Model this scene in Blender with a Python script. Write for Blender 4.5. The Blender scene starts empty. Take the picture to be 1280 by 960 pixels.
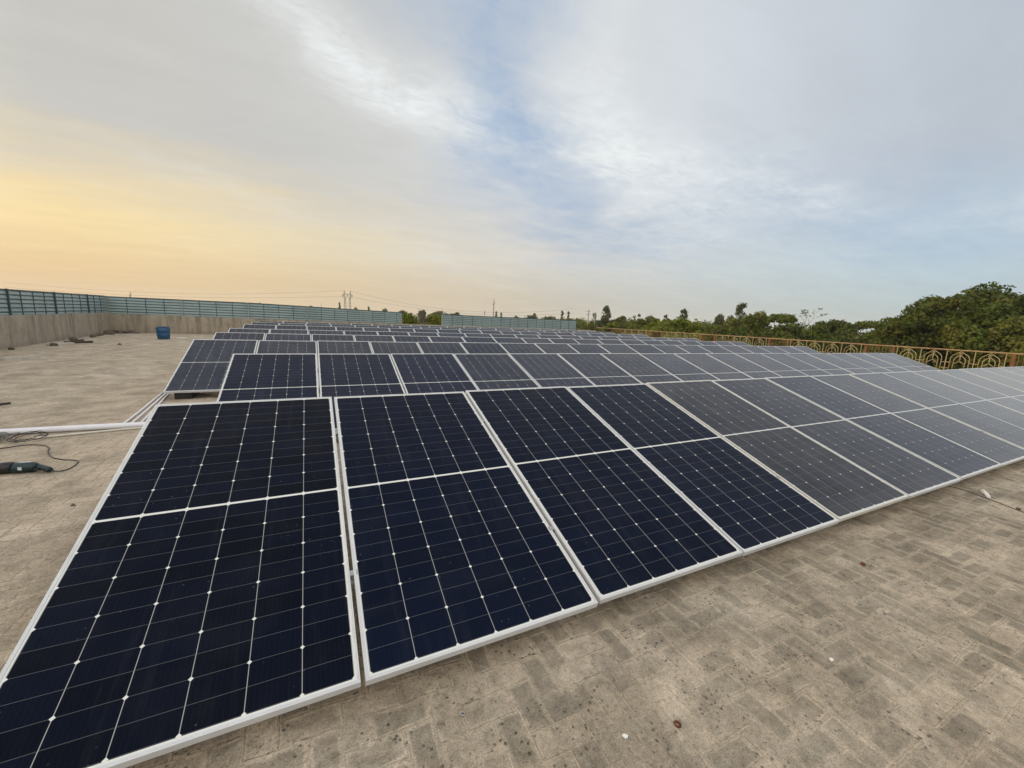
import bpy, bmesh, math, random
from mathutils import Vector, Matrix
import numpy as np

R = math.radians
random.seed(7)
C = bpy.context.scene.collection
SC = bpy.context.scene

# ------------------------------------------------------------------ camera
cam_d = bpy.data.cameras.new('camera')
cam_d.sensor_width = 36.0
cam_d.lens = 503.5 / 1280 * 36.0
cam_d.clip_start = 0.05
cam_d.clip_end = 6000
cam = bpy.data.objects.new('camera', cam_d)
C.objects.link(cam)
yaw, pitch, roll = R(26.47), R(9.29), R(2.40)
fw = Vector((math.sin(yaw) * math.cos(pitch), math.cos(yaw) * math.cos(pitch), -math.sin(pitch)))
rt = Vector((math.cos(yaw), -math.sin(yaw), 0))
up = rt.cross(fw)
rt, up = math.cos(roll) * rt + math.sin(roll) * up, -math.sin(roll) * rt + math.cos(roll) * up
CAM = Vector((1.0221, -3.6300, 0.7125 + 0.863))
cam.matrix_world = Matrix(((rt.x, up.x, -fw.x, CAM.x), (rt.y, up.y, -fw.y, CAM.y), (rt.z, up.z, -fw.z, CAM.z), (0, 0, 0, 1)))
SC.camera = cam

# ------------------------------------------------------------------ colour management, world, sun
SC.view_settings.view_transform = 'Standard'
SC.view_settings.look = 'None'
SC.view_settings.exposure = 0.06
SC.view_settings.gamma = 1.0
SC.view_settings.use_curve_mapping = False
SUN_AZ, SUN_EL = R(-52), R(11)


class NT:
    """small helper for building node trees"""
    def __init__(self, tree):
        self.t = tree; self.n = tree.nodes; self.l = tree.links

    def node(self, kind, **kw):
        n = self.n.new(kind)
        for k, v in kw.items(): setattr(n, k, v)
        return n

    def put(self, sock, v):
        if isinstance(v, bpy.types.NodeSocket): self.l.new(v, sock)
        elif v is not None:
            if hasattr(sock.default_value, '__len__'):
                if not hasattr(v, '__len__'): v = (v,) * len(sock.default_value)
                v = tuple(v)
                if len(sock.default_value) == 4 and len(v) == 3: v = v + (1,)
            sock.default_value = v

    def m(self, op, a, b=None, c=None, clamp=False):
        n = self.node('ShaderNodeMath', operation=op, use_clamp=clamp)
        for i, v in enumerate((a, b, c)):
            if v is not None: self.put(n.inputs[i], v)
        return n.outputs[0]

    def add(self, *a):
        r = a[0]
        for x in a[1:]: r = self.m('ADD', r, x)
        return r

    def mul(self, *a):
        r = a[0]
        for x in a[1:]: r = self.m('MULTIPLY', r, x)
        return r

    def vm(self, op, a, b=None):
        n = self.node('ShaderNodeVectorMath', operation=op)
        self.put(n.inputs[0], a)
        if b is not None: self.put(n.inputs[1], b)
        return n.outputs[0]

    def mix(self, f, a, b, mode='MIX'):
        n = self.node('ShaderNodeMix', data_type='RGBA', blend_type=mode)
        n.clamp_factor = True
        self.put(n.inputs[0], f); self.put(n.inputs[6], a); self.put(n.inputs[7], b)
        return n.outputs[2]

    def rng(self, v, a, b, c=0.0, d=1.0, smooth=False):
        n = self.node('ShaderNodeMapRange')
        n.interpolation_type = 'SMOOTHSTEP' if smooth else 'LINEAR'
        n.clamp = True
        for i, x in enumerate((v, a, b, c, d)): self.put(n.inputs[i], x)
        return n.outputs[0]

    def noise(self, vec, scale, detail=4, rough=.55, dist=0.0, out=0):
        n = self.node('ShaderNodeTexNoise')
        self.put(n.inputs['Vector'], vec); n.inputs['Scale'].default_value = scale
        n.inputs['Detail'].default_value = detail; n.inputs['Roughness'].default_value = rough
        n.inputs['Distortion'].default_value = dist
        return n.outputs[out]

    def voro(self, vec, scale, feature='F1', out=0, rnd=1.0):
        n = self.node('ShaderNodeTexVoronoi', feature=feature)
        self.put(n.inputs['Vector'], vec); n.inputs['Scale'].default_value = scale
        n.inputs['Randomness'].default_value = rnd
        return n.outputs[out]

    def ramp(self, f, stops):
        n = self.node('ShaderNodeValToRGB')
        e = n.color_ramp.elements
        while len(e) < len(stops): e.new(0.5)
        for i, (p, col) in enumerate(stops):
            e[i].position = p; e[i].color = tuple(col) + (1,)
        self.put(n.inputs[0], f)
        return n.outputs[0]

    def sep(self, v):
        n = self.node('ShaderNodeSeparateXYZ'); self.put(n.inputs[0], v); return n.outputs

    def comb(self, x, y, z=0.0):
        n = self.node('ShaderNodeCombineXYZ')
        for i, v in enumerate((x, y, z)): self.put(n.inputs[i], v)
        return n.outputs[0]

    def white(self, v):
        n = self.node('ShaderNodeTexWhiteNoise', noise_dimensions='3D'); self.put(n.inputs[0], v); return n.outputs[0]


W = bpy.data.worlds.new('World')
SC.world = W
W.use_nodes = True
W.node_tree.nodes.clear()
w = NT(W.node_tree)
BG = 0.10
sky = w.node('ShaderNodeTexSky', sky_type='NISHITA')
sky.sun_disc = False
sky.sun_elevation = SUN_EL
sky.sun_rotation = SUN_AZ % (2 * math.pi)
sky.air_density = 1.0; sky.dust_density = 2.5; sky.ozone_density = 1.5
D = w.node('ShaderNodeTexCoord').outputs['Generated']
dx, dy, dz = w.sep(D)
dzc = w.m('MAXIMUM', dz, 0.0)
el = w.mul(w.m('ARCSINE', dzc), 180 / math.pi)
az = w.mul(w.m('ARCTAN2', dx, dy), 180 / math.pi)
# cloud-layer coordinates (a plane far overhead) and their wisps
pl = w.comb(w.m('DIVIDE', dx, w.add(dzc, .10)), w.m('DIVIDE', dy, w.add(dzc, .10)))
rotn = w.node('ShaderNodeMapping'); w.put(rotn.inputs['Vector'], pl)
rotn.inputs['Rotation'].default_value = (0, 0, R(38)); rotn.inputs['Scale'].default_value = (1.0, 2.4, 1)
wisp = w.noise(rotn.outputs[0], 2.1, 8, .62, .6)
wisp2 = w.noise(pl, 5.0, 7, .65, .8)
broad = w.noise(rotn.outputs[0], .75, 4, .5, .4)
nz = w.node('ShaderNodeTexNoise'); w.put(nz.inputs['Vector'], pl)
nz.inputs['Scale'].default_value = 1.6; nz.inputs['Detail'].default_value = 6
nr, ng, nb = w.sep(nz.outputs['Color'])
azd = w.add(az, w.mul(w.m('SUBTRACT', nr, .5), 20.0))
eld = w.add(el, w.mul(w.m('SUBTRACT', ng, .5), 8.0))


def blob(a0, e0, ang, la, lb):
    """soft elongated patch of the cloud layer round azimuth a0, elevation e0 (degrees)"""
    x = w.m('SUBTRACT', azd, a0); y = w.m('SUBTRACT', eld, e0)
    ca, sa = math.cos(R(ang)), math.sin(R(ang))
    p = w.mul(w.add(w.mul(x, ca), w.mul(y, sa)), 1 / la)
    q_ = w.mul(w.add(w.mul(x, -sa), w.mul(y, ca)), 1 / lb)
    return w.m('EXPONENT', w.mul(w.add(w.mul(p, p), w.mul(q_, q_)), -1.0))


s_ = w.add(w.mul(dx, math.sin(SUN_AZ)), w.mul(dy, math.cos(SUN_AZ)))
s_ = w.m('DIVIDE', s_, w.m('SQRT', w.m('MAXIMUM', w.add(w.mul(dx, dx), w.mul(dy, dy)), 1e-4)))
sn = w.add(w.mul(s_, .5), .5)
k = 1.0 / BG


def stops(*p): return [(a, tuple(c)) for a, c in p]


low = w.ramp(sn, stops((0, (.44, .50, .53)), (.22, (.46, .55, .56)), (.42, (.53, .55, .52)), (.56, (.58, .53, .43)), (.68, (.64, .53, .38)), (.80, (.70, .535, .325)), (.93, (.79, .555, .29)), (1, (.85, .58, .28))))
mid = w.ramp(sn, stops((0, (.47, .55, .61)), (.22, (.50, .63, .70)), (.42, (.60, .64, .64)), (.56, (.67, .65, .60)), (.68, (.71, .655, .55)), (.80, (.77, .67, .47)), (.93, (.94, .735, .39)), (1, (1.02, .82, .49))))
high = w.ramp(sn, stops((0, (.52, .56, .62)), (.22, (.48, .53, .60)), (.42, (.62, .665, .71)), (.56, (.68, .70, .71)), (.68, (.63, .64, .63)), (.80, (.575, .575, .56)), (.93, (.555, .55, .52)), (1, (.70, .66, .56))))
elw = w.add(el, w.mul(w.m('SUBTRACT', broad, .5), 10.0))
veil = w.mix(w.rng(el, 1.0, 8.5, smooth=True), low, mid)
veil = w.mix(w.rng(elw, 6.5, 18.0, smooth=True), veil, high)
veil = w.mix(w.rng(el, 36, 64, smooth=True), veil, (.86, .88, .92))
# unseen sky behind the camera, brightened as added fill for floor and frames
back = w.mul(w.rng(dy, .10, -.55, smooth=True), w.rng(el, 4, 22, smooth=True))
veil = w.mix(back, veil, (1.25, 1.22, 1.17))
# thin veil opacity with the blue gaps, then bright wisps
gap = w.add(w.mul(blob(22, 29, 75, 14, 6), 1.0), w.mul(blob(30, 18, -62, 12, 6), .95), w.mul(blob(15, 35, 0, 12, 5), .8),
            w.mul(blob(66, 11.5, -12, 22, 4.5), .95), w.mul(blob(42, 11, -8, 11, 3.2), .85), w.mul(blob(27, 23, 0, 8, 5), .6))
gap = w.mul(gap, w.rng(w.add(w.mul(wisp, .6), w.mul(wisp2, .4)), .34, .68, 1.1, .45))
lit = w.add(w.mul(blob(0, 28.6, -19, 17, 2.8), .75), w.mul(blob(13, 25.2, -12, 12, 3.2), 1.0), w.mul(blob(45, 18, -22, 14, 4.6), 1.0),
            w.mul(blob(37, 23, -70, 10, 3.6), .85), w.mul(blob(48, 10, 0, 5, 1.4), .5), w.mul(blob(-8, 12.5, -16, 14, 1.0), .30), w.mul(blob(16, 7.5, -14, 8, 1.0), .30), w.mul(blob(78, 11, -5, 8, 1.5), .4), w.mul(blob(60, 15, -18, 8, 1.6), .5))
ripple = w.noise(rotn.outputs[0], 7.5, 8, .68, 1.1)
lit = w.mul(lit, w.rng(w.add(w.mul(wisp2, .5), w.mul(ripple, .5)), .36, .64, .25, 1.2))
clear_lift = w.mix(.75, w.mix(1.0, sky.outputs[0], (1.0, 1.0, 1.0), 'MULTIPLY'), (.42 * k, .55 * k, .75 * k))
veilk = w.mix(1.0, veil, (k, k, k), 'MULTIPLY')
mod = w.rng(w.add(w.mul(wisp, .55), w.mul(broad, .45)), .34, .66, .955, 1.045)
veilk = w.vm('MULTIPLY', veilk, w.comb(mod, mod, mod))
colr = w.mix(w.mul(gap, .68), veilk, clear_lift)
colr = w.mix(w.mul(lit, .64), colr, (.82 * k, .855 * k, .86 * k))
bg = w.node('ShaderNodeBackground'); bg.inputs['Strength'].default_value = BG
w.l.new(colr, bg.inputs['Color'])
wo = w.node('ShaderNodeOutputWorld'); w.l.new(bg.outputs[0], wo.inputs['Surface'])
W.cycles.sampling_method = 'MANUAL'; W.cycles.sample_map_resolution = 512

sun_d = bpy.data.lights.new('sun', 'SUN')
sun_d.energy = 2.4; sun_d.angle = R(16); sun_d.color = (1.0, .80, .58)
sun = bpy.data.objects.new('sun', sun_d); C.objects.link(sun)
sv = Vector((math.sin(SUN_AZ) * math.cos(SUN_EL), math.cos(SUN_AZ) * math.cos(SUN_EL), math.sin(SUN_EL)))
sun.rotation_euler = sv.to_track_quat('Z', 'Y').to_euler()


# ------------------------------------------------------------------ materials
def mat(name):
    m_ = bpy.data.materials.new(name); m_.use_nodes = True
    m_.node_tree.nodes.clear()
    t = NT(m_.node_tree)
    o = t.node('ShaderNodeOutputMaterial')
    b = t.node('ShaderNodeBsdfPrincipled')
    t.l.new(b.outputs[0], o.inputs['Surface'])
    return m_, t, b, o


def bump(t, b, h, strength, dist):
    n = t.node('ShaderNodeBump'); n.inputs['Strength'].default_value = strength; n.inputs['Distance'].default_value = dist
    t.put(n.inputs['Height'], h); t.l.new(n.outputs[0], b.inputs['Normal'])


def simple(name, col, rough=.6, metal=0.0, var=.12, scale=6.0, col2=None, bmp=0.0):
    m_, t, b, o = mat(name)
    p = t.node('ShaderNodeTexCoord').outputs['Object']
    n = t.noise(p, scale, 5, .6)
    c2 = col2 or tuple(x * (1 - 2.2 * var) for x in col)
    t.put(b.inputs['Base Color'], t.mix(t.rng(n, .35, .68), col, c2))
    t.put(b.inputs['Roughness'], t.rng(n, .3, .7, max(0, rough - .08), min(1, rough + .08)))
    b.inputs['Metallic'].default_value = metal
    if bmp: bump(t, b, n, .5, bmp)
    return m_


M = {}


def floor_material():
    m_, t, b, o = mat('roof_brick_tiles')
    P = t.node('ShaderNodeTexCoord').outputs['Object']
    px, py, pz = t.sep(P)
    wob = t.node('ShaderNodeTexNoise'); t.put(wob.inputs['Vector'], P); wob.inputs['Scale'].default_value = 9.0; wob.inputs['Detail'].default_value = 5
    wx, wy, wz = t.sep(wob.outputs['Color'])
    U = .1085
    gx = t.add(t.mul(t.add(px, .017), 1 / U), t.mul(t.m('SUBTRACT', wx, .5), .26))
    gy = t.add(t.mul(t.add(py, .02), 1 / U), t.mul(t.m('SUBTRACT', wy, .5), .26))
    ix, iy = t.m('FLOOR', gx), t.m('FLOOR', gy)
    fx, fy = t.m('SUBTRACT', gx, ix), t.m('SUBTRACT', gy, iy)
    kk = t.m('FLOORED_MODULO', t.m('SUBTRACT', ix, iy), 4.0)
    is_ = [t.m('COMPARE', kk, float(i), .1) for i in range(4)]
    dl = t.add(fx, is_[1]); dr = t.add(t.m('SUBTRACT', 1.0, fx), is_[0])
    db = t.add(fy, is_[2]); dt = t.add(t.m('SUBTRACT', 1.0, fy), is_[3])
    edge = t.m('MINIMUM', t.m('MINIMUM', dl, dr), t.m('MINIMUM', db, dt))
    bid = t.comb(t.m('SUBTRACT', ix, is_[1]), t.m('SUBTRACT', iy, is_[2]), 3.0)
    rnd = t.white(bid)
    rnd2 = t.white(t.vm('ADD', bid, (11.3, 5.1, 2.7)))
    big = t.noise(P, .55, 5, .6, .3)
    mid_ = t.noise(P, 2.6, 5, .62, .4)
    blotch = t.noise(P, 12, 6, .70, .6)
    fine = t.noise(P, 40, 6, .72, .4)
    grit = t.noise(P, 170, 4, .72)
    # worn open area on the right, cement-washed area on the left, its colour also lightened for sky glow
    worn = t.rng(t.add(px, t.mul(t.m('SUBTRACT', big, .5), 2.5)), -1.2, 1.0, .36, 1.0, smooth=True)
    lit_wash = t.mix(t.rng(t.add(t.mul(mid_, .6), t.mul(blotch, .4)), .40, .60), (.455, .382, .300), (.605, .518, .408))
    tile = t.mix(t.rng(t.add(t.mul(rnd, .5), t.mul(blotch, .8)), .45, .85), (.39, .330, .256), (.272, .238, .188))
    body = t.mix(t.mul(worn, t.rng(t.add(mid_, t.mul(big, .5)), .88, .62)), lit_wash, tile)
    # dark grey-green weathering that keeps to the middle of single tiles
    inner = t.rng(t.add(edge, t.mul(t.m('SUBTRACT', fine, .5), .20), t.mul(t.m('SUBTRACT', blotch, .5), .22)), .07, .20, smooth=True)
    want = t.rng(t.add(t.mul(rnd2, .30), t.mul(blotch, .80), t.mul(fine, .60), t.mul(mid_, .35)), .86, 1.16)
    body = t.mix(t.mul(inner, want, worn, .60), body, (.135, .124, .094))
    pock = t.rng(t.add(t.mul(blotch, .50), t.mul(fine, .75)), .66, .75)
    body = t.mix(t.mul(pock, t.rng(mid_, .42, .56), t.add(t.mul(worn, .5), .22)), body, (.115, .100, .078))
    # tan mortar lines standing a little proud
    seam = t.m('SUBTRACT', 1.0, t.rng(t.add(edge, t.mul(t.m('SUBTRACT', fine, .5), .06)), .022, .074, smooth=True))
    seam = t.mul(seam, t.rng(t.noise(P, 4.3, 4, .65), .32, .52, .06, .95))
    body = t.mix(t.mul(seam, t.add(t.mul(worn, .62), .10)), body, (.495, .420, .318))
    pit = t.m('SUBTRACT', 1.0, t.rng(t.add(t.voro(P, 38), t.mul(t.m('SUBTRACT', fine, .5), .35)), .10, .26, smooth=True))
    pit = t.mul(pit, t.rng(t.noise(P, 5, 4, .6), .47, .58))
    body = t.mix(t.mul(pit, t.add(t.mul(worn, .6), .14)), body, (.075, .066, .053))
    body = t.mix(t.mul(t.rng(t.noise(P, 1.3, 6, .68, .7), .54, .70), .34), body, (.19, .168, .132))
    body = t.mix(t.mul(t.rng(t.noise(t.vm('ADD', P, (31, 7, 0)), .42, 6, .62, .5), .56, .70), .50), body, (.56, .50, .41))
    st1 = t.rng(t.noise(t.vm('ADD', P, (3, 17, 0)), 2.0, 8, .68, .5), .38, .62)
    body = t.mix(1.0, body, t.mix(st1, (.80, .79, .77), (1.17, 1.17, 1.17)), 'MULTIPLY')
    body = t.mix(1.0, body, t.mix(t.rng(fine, .36, .64), (.70, .69, .68), (1.24, 1.23, 1.20)), 'MULTIPLY')
    body = t.mix(1.0, body, t.mix(t.rng(grit, .38, .62), (.74, .74, .74), (1.22, 1.21, 1.20)), 'MULTIPLY')
    b.inputs['Roughness'].default_value = .92
    b.inputs['Specular IOR Level'].default_value = .2
    groove = t.mul(t.m('SUBTRACT', 1.0, t.rng(t.add(edge, t.mul(t.m('SUBTRACT', fine, .5), .10)), .02, .12, smooth=True)), t.m('SUBTRACT', 1.0, t.mul(worn, .8)))
    body2 = t.mix(t.mul(groove, t.rng(t.add(t.mul(blotch, .5), t.mul(mid_, .5)), .40, .54), .74), body, (.19, .155, .115))
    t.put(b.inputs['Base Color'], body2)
    h = t.add(t.mul(seam, .55), t.mul(groove, -.55), t.mul(t.noise(P, 6.5, 4, .6, 1.2), 1.3), t.mul(mid_, 1.0), t.mul(blotch, .75), t.mul(fine, .5), t.mul(pit, -.6), t.mul(rnd, .25))
    bump(t, b, h, 1.0, .010)
    return m_


def panel_glass_material():
    m_, t, b, o = mat('solar_cells_under_glass')
    P = t.node('ShaderNodeTexCoord').outputs['Object']
    x, y, z = t.sep(P)
    v = t.mul(y, -1.0)
    at = t.node('ShaderNodeAttribute', attribute_type='OBJECT', attribute_name='dust').outputs['Fac']
    bl = t.node('ShaderNodeAttribute', attribute_type='OBJECT', attribute_name='blue').outputs['Fac']
    orand = t.node('ShaderNodeObjectInfo').outputs['Random']
    cx = t.mul(t.m('SUBTRACT', x, .021), 1 / .18433)
    fx = t.m('FRACT', cx); ex = t.mul(t.m('MINIMUM', fx, t.m('SUBTRACT', 1.0, fx)), .18433)
    low_ = t.m('GREATER_THAN', v, 1.139)
    vv = t.m('SUBTRACT', v, t.add(.024, t.mul(low_, 1.123)))
    hh = .0922
    fy = t.m('FRACT', t.mul(vv, 1 / hh)); ey = t.mul(t.m('MINIMUM', fy, t.m('SUBTRACT', 1.0, fy)), hh)
    f2 = t.m('FRACT', t.mul(vv, .5 / hh)); ey2 = t.mul(t.m('MINIMUM', f2, t.m('SUBTRACT', 1.0, f2)), 2 * hh)
    vline = t.m('SUBTRACT', 1.0, t.rng(ex, .0010, .0017))
    hline = t.m('SUBTRACT', 1.0, t.rng(ey, .0006, .0012))
    dia = t.m('SUBTRACT', 1.0, t.rng(t.add(ex, ey2), .0082, .0095))
    marg = t.m('MAXIMUM', t.m('LESS_THAN', x, .0195), t.m('GREATER_THAN', x, 1.1285))
    marg = t.m('MAXIMUM', marg, t.m('MAXIMUM', t.m('LESS_THAN', v, .022), t.m('GREATER_THAN', v, 2.256)))
    midg = t.m('SUBTRACT', 1.0, t.rng(t.m('ABSOLUTE', t.m('SUBTRACT', v, 1.139)), .0068, .0076))
    white = t.m('MAXIMUM', t.m('MAXIMUM', marg, midg), dia)
    white = t.m('MAXIMUM', white, t.mul(vline, .50))
    white = t.m('MAXIMUM', white, t.mul(hline, .13))
    fb = t.m('FRACT', t.mul(cx, 10.0)); bus = t.m('LESS_THAN', t.m('ABSOLUTE', t.m('SUBTRACT', fb, .5)), .022)
    white = t.m('MAXIMUM', white, t.mul(bus, .012))
    cid = t.comb(t.m('FLOOR', cx), t.m('FLOOR', t.mul(vv, 1 / hh)), t.add(t.mul(orand, 37.0), low_))
    cr = t.white(cid)
    cell = t.mix(t.rng(cr, 0, 1), (.0009, .0024, .0078), (.0014, .0042, .0140))
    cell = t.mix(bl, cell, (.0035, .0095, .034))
    base = t.mix(white, cell, (.74, .74, .70))
    # dust: a thin uneven film with rain runs and smears, thicker along the lower edge
    pp = t.vm('ADD', P, t.comb(t.mul(orand, 53.0), t.mul(orand, 19.0), 0.0))
    mp = t.node('ShaderNodeMapping'); t.put(mp.inputs['Vector'], pp); mp.inputs['Scale'].default_value = (9.0, .9, 1)
    runs = t.noise(mp.outputs[0], 1.5, 5, .6, .3)
    smear_sheen = t.noise(pp, 2.2, 5, .6, .8)
    film = t.add(t.mul(t.rng(runs, .35, .75), .55), t.mul(t.rng(smear_sheen, .35, .75), .6), .45)
    edge_d = t.rng(v, 2.05, 2.27, 0.0, .5, smooth=True)
    fac = t.mul(at, t.add(film, edge_d))
    fac = t.add(fac, t.mul(t.rng(smear_sheen, .50, .68), .008), t.mul(t.rng(runs, .54, .70), .012))  # dust smudges on every panel, also painting in faint reflected streaks
    spot = t.m('SUBTRACT', 1.0, t.rng(t.voro(pp, 24), .05, .10))
    spot = t.mul(spot, t.rng(t.noise(pp, 1.6, 2, .5), .51, .58))
    fac = t.m('MAXIMUM', fac, t.mul(spot, .20))
    base = t.mix(fac, base, (.355, .358, .375))
    t.put(b.inputs['Base Color'], base)
    t.put(b.inputs['Roughness'], t.rng(t.add(at, t.mul(smear_sheen, .06)), .02, .24, .10, .24))
    b.inputs['IOR'].default_value = 1.14
    t.put(b.inputs['Sheen Weight'], t.m('MINIMUM', t.mul(t.m('MAXIMUM', t.m('SUBTRACT', at, .008), 0.0), 3.4), .75)); b.inputs['Sheen Roughness'].default_value = .35
    b.inputs['Sheen Tint'].default_value = (.84, .90, .97, 1)
    bump(t, b, t.noise(P, 900, 2, .5), .05, .0005)
    return m_


def frame_material():
    m_, t, b, o = mat('anodised_aluminium')
    P = t.node('ShaderNodeTexCoord').outputs['Object']
    warm = t.node('ShaderNodeAttribute', attribute_type='OBJECT', attribute_name='warm').outputs['Fac']
    n = t.noise(P, 5, 5, .6)
    c = t.mix(t.rng(n, .3, .7), (.70, .715, .725), (.565, .57, .575))
    c = t.mix(warm, c, (.72, .62, .42))
    t.put(b.inputs['Base Color'], c)
    b.inputs['Metallic'].default_value = .08
    t.put(b.inputs['Roughness'], t.rng(n, .3, .7, .36, .50))
    return m_


def plaster_material():
    m_, t, b, o = mat('weathered_cement_plaster')
    P = t.node('ShaderNodeTexCoord').outputs['Object']
    mp = t.node('ShaderNodeMapping'); t.put(mp.inputs['Vector'], P); mp.inputs['Scale'].default_value = (2.6, 2.6, .28)
    st = t.noise(mp.outputs[0], 1.2, 6, .65, .3)
    n = t.noise(P, 1.1, 6, .62, .4)
    f = t.noise(P, 22, 5, .7)
    c = t.mix(t.rng(n, .3, .7), (.43, .37, .28), (.335, .285, .215))
    c = t.mix(t.mul(t.rng(st, .48, .64), .85), c, (.175, .145, .108))
    blot = t.noise(P, 3.2, 6, .7, .8)
    c = t.mix(t.mul(t.rng(blot, .52, .66), .6), c, (.20, .17, .13))
    c = t.mix(t.mul(t.rng(n, .60, .75), .4), c, (.40, .37, .32))
    px, py, pz = t.sep(P)
    foot_dark = t.rng(t.add(pz, t.mul(n, .25)), .10, .32, .45, 0.0)  # plaster gets darker towards the foot of the wall
    c = t.mix(foot_dark, c, (.17, .14, .11))
    c = t.mix(t.rng(f, .35, .7, 0, .25), c, (.20, .18, .15))
    t.put(b.inputs['Base Color'], c); b.inputs['Roughness'].default_value = .95
    bump(t, b, t.add(t.mul(f, .5), n), .6, .01)
    return m_


def sheet_material():
    m_, t, b, o = mat('teal_painted_steel_sheet')
    P = t.node('ShaderNodeTexCoord').outputs['Object']
    n = t.noise(P, 1.4, 5, .6, .3)
    f = t.noise(P, 18, 4, .7)
    c = t.mix(t.rng(n, .3, .7), (.34, .43, .425), (.26, .345, .345))
    c = t.mix(t.rng(f, .55, .75, 0, .3), c, (.36, .38, .36))
    t.put(b.inputs['Base Color'], c)
    b.inputs['Roughness'].default_value = .48
    return m_


def leaf_material(name, a, b_, c_):
    m_, t, b, o = mat(name)
    r = t.node('ShaderNodeNewGeometry').outputs['Random Per Island']
    P = t.node('ShaderNodeTexCoord').outputs['Object']
    n = t.noise(P, .55, 3, .6)
    c = t.mix(r, a, b_)
    c = t.mix(t.rng(n, .45, .68), c, c_)
    t.put(b.inputs['Base Color'], c)
    b.inputs['Roughness'].default_value = .62
    b.inputs['Specular IOR Level'].default_value = .25
    tr = t.node('ShaderNodeBsdfTranslucent'); t.put(tr.inputs['Color'], t.mix(1.0, c, (1.1, 1.3, .6), 'MULTIPLY'))
    mx = t.node('ShaderNodeMixShader'); mx.inputs[0].default_value = .28
    t.l.new(b.outputs[0], mx.inputs[1]); t.l.new(tr.outputs[0], mx.inputs[2]); t.l.new(mx.outputs[0], o.inputs['Surface'])
    return m_


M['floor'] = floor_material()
M['glass'] = panel_glass_material()
M['frame'] = frame_material()
M['plaster'] = plaster_material()
M['sheet'] = sheet_material()
M['batten'] = simple('dark_teal_steel_bar', (.050, .085, .090), .55)
M['post_pale'] = simple('pale_painted_post', (.34, .36, .34), .5)
M['galv'] = simple('galvanised_steel', (.42, .42, .41), .45, .6)
M['black'] = simple('black_rubber', (.018, .018, .018), .7)
M['concrete'] = simple('concrete_block', (.27, .25, .22), .9, bmp=.004)
M['pvc'] = simple('white_pvc', (.80, .79, .83), .35, var=.04)
M['conduit'] = simple('cream_conduit', (.68, .64, .54), .4, var=.08)
M['drum'] = simple('blue_plastic', (.006, .075, .175), .42, var=.12)
M['drum_dark'] = simple('blue_plastic_dark', (.008, .05, .12), .45)
M['cord'] = simple('black_cable', (.022, .022, .024), .55)
M['grey_net'] = simple('grey_plastic_net', (.20, .20, .19), .7)
M['tool_teal'] = simple('teal_tool_plastic', (.006, .026, .031), .4)
M['tool_black'] = simple('black_tool_plastic', (.012, .012, .014), .4)
M['tool_steel'] = simple('bright_tool_steel', (.5, .5, .5), .3, .9)
M['label'] = simple('pale_sticker', (.62, .66, .66), .4, var=.05)
M['wood'] = simple('weathered_timber', (.56, .52, .45), .85, scale=14)
M['darkwood'] = simple('dark_charred_timber', (.065, .05, .04), .9, scale=14)
M['rubble'] = simple('brown_rubble', (.13, .10, .075), .95, bmp=.01)
M['rust'] = simple('rusty_steel', (.16, .060, .022), .8, .2, scale=20, col2=(.07, .028, .014))
M['white'] = simple('white_scrap', (.78, .78, .74), .6, var=.05)
M['red'] = simple('red_oxide_paint', (.19, .070, .016), .75, scale=8, col2=(.11, .045, .014))
M['gold'] = simple('yellowed_cream_paint', (.43, .36, .19), .5, scale=7, col2=(.29, .21, .09))
M['railtop'] = simple('rust_stained_gold_paint', (.36, .25, .12), .55, scale=9, col2=(.22, .12, .055))
M['barpaint'] = simple('faded_brown_gold_paint', (.17, .090, .03), .65, scale=9, col2=(.10, .05, .02))
M['bark'] = simple('grey_brown_bark', (.13, .10, .075), .9, scale=12, bmp=.02)
M['leafdark'] = leaf_material('dark_green_leaves', (.042, .066, .006), (.092, .120, .012), (.115, .112, .016))
M['leafmid'] = leaf_material('olive_green_leaves', (.060, .092, .008), (.130, .150, .016), (.160, .140, .022))
M['leaflight'] = leaf_material('yellow_green_leaves', (.10, .150, .010), (.18, .20, .018), (.20, .185, .022))
M['leafgrey'] = leaf_material('dusty_grey_green_leaves', (.070, .082, .034), (.120, .128, .058), (.135, .128, .065))
M['steelgrey'] = simple('weathered_tower_steel', (.24, .24, .24), .6, .2)
M['wire'] = simple('overhead_cable', (.10, .10, .10), .6)
M['building'] = simple('rendered_wall', (.36, .31, .25), .9)

m_, t_, b_, o_ = mat('dry_scrub_ground')
P_ = t_.node('ShaderNodeTexCoord').outputs['Object']
n_ = t_.noise(P_, .05, 8, .65)
t_.put(b_.inputs['Base Color'], t_.mix(t_.rng(n_, .38, .62), (.075, .090, .030), (.20, .165, .10)))
b_.inputs['Roughness'].default_value = 1.0
M['ground'] = m_


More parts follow.
